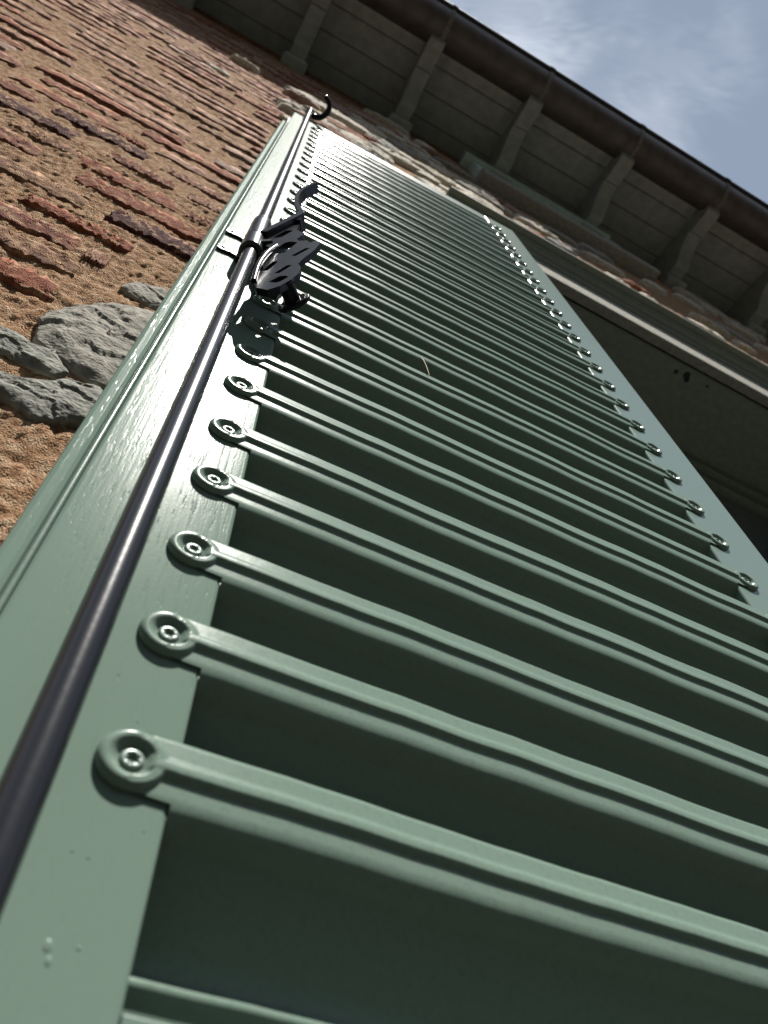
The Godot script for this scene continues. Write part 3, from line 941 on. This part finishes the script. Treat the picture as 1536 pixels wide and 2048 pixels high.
	for k in range(-3, 8):
		var x := 0.262 + 0.388 * k
		var br := part("bracket", sweep_x(PackedVector2Array([Vector2(0.0, 2.985), Vector2(0.050, 2.985), Vector2(0.068, 2.980), Vector2(0.085, 2.984), Vector2(0.100, 2.998), Vector2(0.118, 3.012), Vector2(0.140, 3.028), Vector2(0.165, 3.040), Vector2(0.192, 3.046), Vector2(0.196, 3.036), Vector2(0.215, 3.034), Vector2(0.240, 3.028), Vector2(0.268, 3.022), Vector2(0.290, 3.024), Vector2(0.300, 3.040), Vector2(0.300, 3.115), Vector2(0.0, 3.185)]), x - 0.027, x + 0.027), M.eave, h)
		part("foot", cbox(Vector3(x - 0.042, 2.930, -0.01), Vector3(x + 0.042, 2.984, 0.036), 0.007), M.eave, br)
	# roof slope above, with its slabs in rows
	for k in 6:
		var z0 := 0.36 - k * 0.55
		var y0 := 3.175 + k * 0.33
		part("roof_slope" if k == 0 else "roof_course", sweep_x(PackedVector2Array([Vector2(z0, y0), Vector2(z0, y0 + 0.03), Vector2(z0 - 0.60, y0 + 0.03 + 0.35), Vector2(z0 - 0.60, y0 + 0.35)]), -3.2, 5.2), M.roof, h)

func build_gutter() -> void:
	var g := thing("rain_gutter", "brown half-round metal rain gutter running along the boarded eaves", "gutter")
	var cz := 0.330
	var cy := 3.092
	var r := 0.062
	var prof := PackedVector2Array()
	for k in 25:
		var a := PI + PI * k / 24.0
		prof.append(Vector2(cz + cos(a) * r, cy + sin(a) * r))
	for k in 25:
		var a := TAU - PI * k / 24.0
		prof.append(Vector2(cz + cos(a) * (r - 0.002), cy + sin(a) * (r - 0.002)))
	part("trough", sweep_x(prof, -3.2, 5.2, true, 60, 0.0012), M.zinc, g)
	part("rim", tube([Vector3(-3.2, cy + 0.005, cz + r + 0.006), Vector3(5.2, cy + 0.005, cz + r + 0.006)], [0.009, 0.009], 14), M.dark, g)  # near-black: the shade on the bead is put into its colour
	for k in range(-4, 9):
		var x := 0.272 + 0.387 * k
		var sp := PackedVector2Array()
		for q in 20:
			var a := PI + PI * q / 19.0
			sp.append(Vector2(cz + cos(a) * (r + 0.003), cy + sin(a) * (r + 0.003)))
		for q in 20:
			var a := TAU - PI * q / 19.0
			sp.append(Vector2(cz + cos(a) * (r + 0.0004), cy + sin(a) * (r + 0.0004)))
		var o := part("strap", sweep_x(sp, x - 0.007, x + 0.007, true), M.verdigris, g)
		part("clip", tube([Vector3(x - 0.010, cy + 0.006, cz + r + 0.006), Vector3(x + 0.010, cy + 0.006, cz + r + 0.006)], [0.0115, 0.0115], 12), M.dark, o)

# ------------------------------------------------------------------
# unseen greenery added opposite the house: it keeps the low sky off the undersides and shows in the gloss
func build_added_hedge() -> void:
	var h := thing("added_hedge", "unseen mass of dark foliage added opposite the house to block low sky light", "added_hedge")
	h.position = Vector3(0.5, GROUND, 6.5)
	var v := PackedVector3Array()
	var nu := 90
	var nv := 24
	for j in nv:
		for i in nu:
			var x := lerpf(15.0, -15.0, float(i) / (nu - 1))
			var t := float(j) / (nv - 1)
			var top := 5.6 + 0.9 * n1.get_noise_1d(x * 6.0)
			var y := top * minf(t * 1.25, 1.0)
			var z := 0.0 if t < 0.8 else (t - 0.8) * 9.0
			z += 0.35 * n2.get_noise_2d(x * 9.0, y * 9.0 + z * 9.0)
			v.append(Vector3(x, y, z))
	part("foliage", mesh_of(v, grid_idx(nu, nv)), M.leaf, h)
	var q := QuadMesh.new()
	q.size = Vector2(0.16, 0.09)
	q.material = M.leaf
	var mm := MultiMesh.new()
	mm.transform_format = MultiMesh.TRANSFORM_3D
	mm.mesh = q
	mm.instance_count = 9000
	var r := RandomNumberGenerator.new()
	r.seed = 4
	for k in 9000:
		var p: Vector3 = v[r.randi() % v.size()] + Vector3(r.randf_range(-0.2, 0.2), r.randf_range(-0.15, 0.15), r.randf_range(-0.25, 0.05))
		mm.set_instance_transform(k, Transform3D(Basis.from_euler(Vector3(r.randf_range(-1, 1), r.randf_range(0, TAU), r.randf_range(-1, 1))), p))
	var o := MultiMeshInstance3D.new()
	o.name = "leaves"
	o.multimesh = mm
	o.set_meta("kind", "stuff")
	h.add_child(o)

func _ready() -> void:
	rng.seed = 20240611
	# camera
	shutter_xf = Transform3D(Basis(Vector3.UP, deg_to_rad(TURN)), Vector3(-0.00059, 0, 0.03941))
	var cam := Camera3D.new()
	cam.name = "camera"
	add_child(cam)
	var right := Vector3(0.88936702, -0.03544837, 0.45581763)
	var up := Vector3(-0.37828094, 0.50287207, 0.7771893)
	var back := Vector3(-0.25676805, -0.86363365, 0.4338284)
	cam.transform = shutter_xf * Transform3D(Basis(right, up, back).orthonormalized(), Vector3(-0.02209252, -0.15724478, 0.17173587))
	cam.near = 0.01
	cam.far = 500.0
	var at := CameraAttributesPhysical.new()
	at.frustum_focal_length = 19.875
	at.frustum_focus_distance = 0.52
	at.frustum_near = 0.01
	at.frustum_far = 500.0
	at.exposure_aperture = 11.0
	cam.attributes = at
	cam.fov = 62.25
	cam.current = true
	# sky, exposure
	var env := Environment.new()
	env.background_mode = Environment.BG_SKY
	var sm := ProceduralSkyMaterial.new()
	sm.sky_top_color = lin(0.150, 0.188, 0.256)
	sm.sky_horizon_color = lin(0.24, 0.27, 0.315)
	sm.sky_curve = 0.15
	sm.ground_bottom_color = lin(0.05, 0.05, 0.04)
	sm.ground_horizon_color = lin(0.16, 0.16, 0.14)
	sm.sun_angle_max = 0.0
	sm.sky_cover = sky_cover()
	sm.sky_cover_modulate = Color(0.66, 0.66, 0.655)
	var sky := Sky.new()
	sky.sky_material = sm
	env.sky = sky
	env.ambient_light_source = Environment.AMBIENT_SOURCE_SKY
	env.tonemap_mode = Environment.TONE_MAPPER_LINEAR
	env.tonemap_exposure = 1.75
	env.sdfgi_enabled = true
	env.ssao_enabled = true
	env.ssil_enabled = true
	var we := WorldEnvironment.new()
	we.name = "environment"
	we.environment = env
	add_child(we)
	# sun: high and square to the wall, read from the mirrored glare on the stile and the shadows of the tabs
	var sun := DirectionalLight3D.new()
	sun.name = "sun"
	sun.light_energy = 1.5
	sun.light_color = Color(1.0, 0.985, 0.955)
	sun.light_angular_distance = 0.5
	sun.shadow_enabled = true
	var sd := Vector3(0.012, 0.914, 0.406).normalized()
	add_child(sun)
	sun.look_at_from_position(sd * 10.0, Vector3.ZERO, Vector3(1, 0, 0))
	n1.seed = 1; n1.frequency = 0.03 * 10.0 / 3.0; n1.fractal_octaves = 3
	n2.seed = 2; n2.frequency = 0.1; n2.fractal_octaves = 3
	n3.seed = 3; n3.frequency = 0.1; n3.fractal_octaves = 2
	ncell.noise_type = FastNoiseLite.TYPE_CELLULAR
	ncell.cellular_return_type = FastNoiseLite.RETURN_DISTANCE2_SUB
	ncell.seed = 8; ncell.frequency = 0.03
	materials()
	M.paint_smooth = M.paint_wood.duplicate()
	M.paint_smooth.normal_scale = 0.12
	M.paint_smooth.metallic_specular = 0.5
	# ground
	var gm := PlaneMesh.new()
	gm.size = Vector2(400, 400)
	var g := part("ground", gm, M.ground, self)
	g.position = Vector3(0, GROUND, 0)
	g.set_meta("kind", "structure")
	g.set_meta("label", "dark planted ground in front of the house")
	g.set_meta("category", "ground")
	build_house()
	build_added_hedge()
	build_gutter()
	build_shutter()
	build_bolt()
	build_stalk()
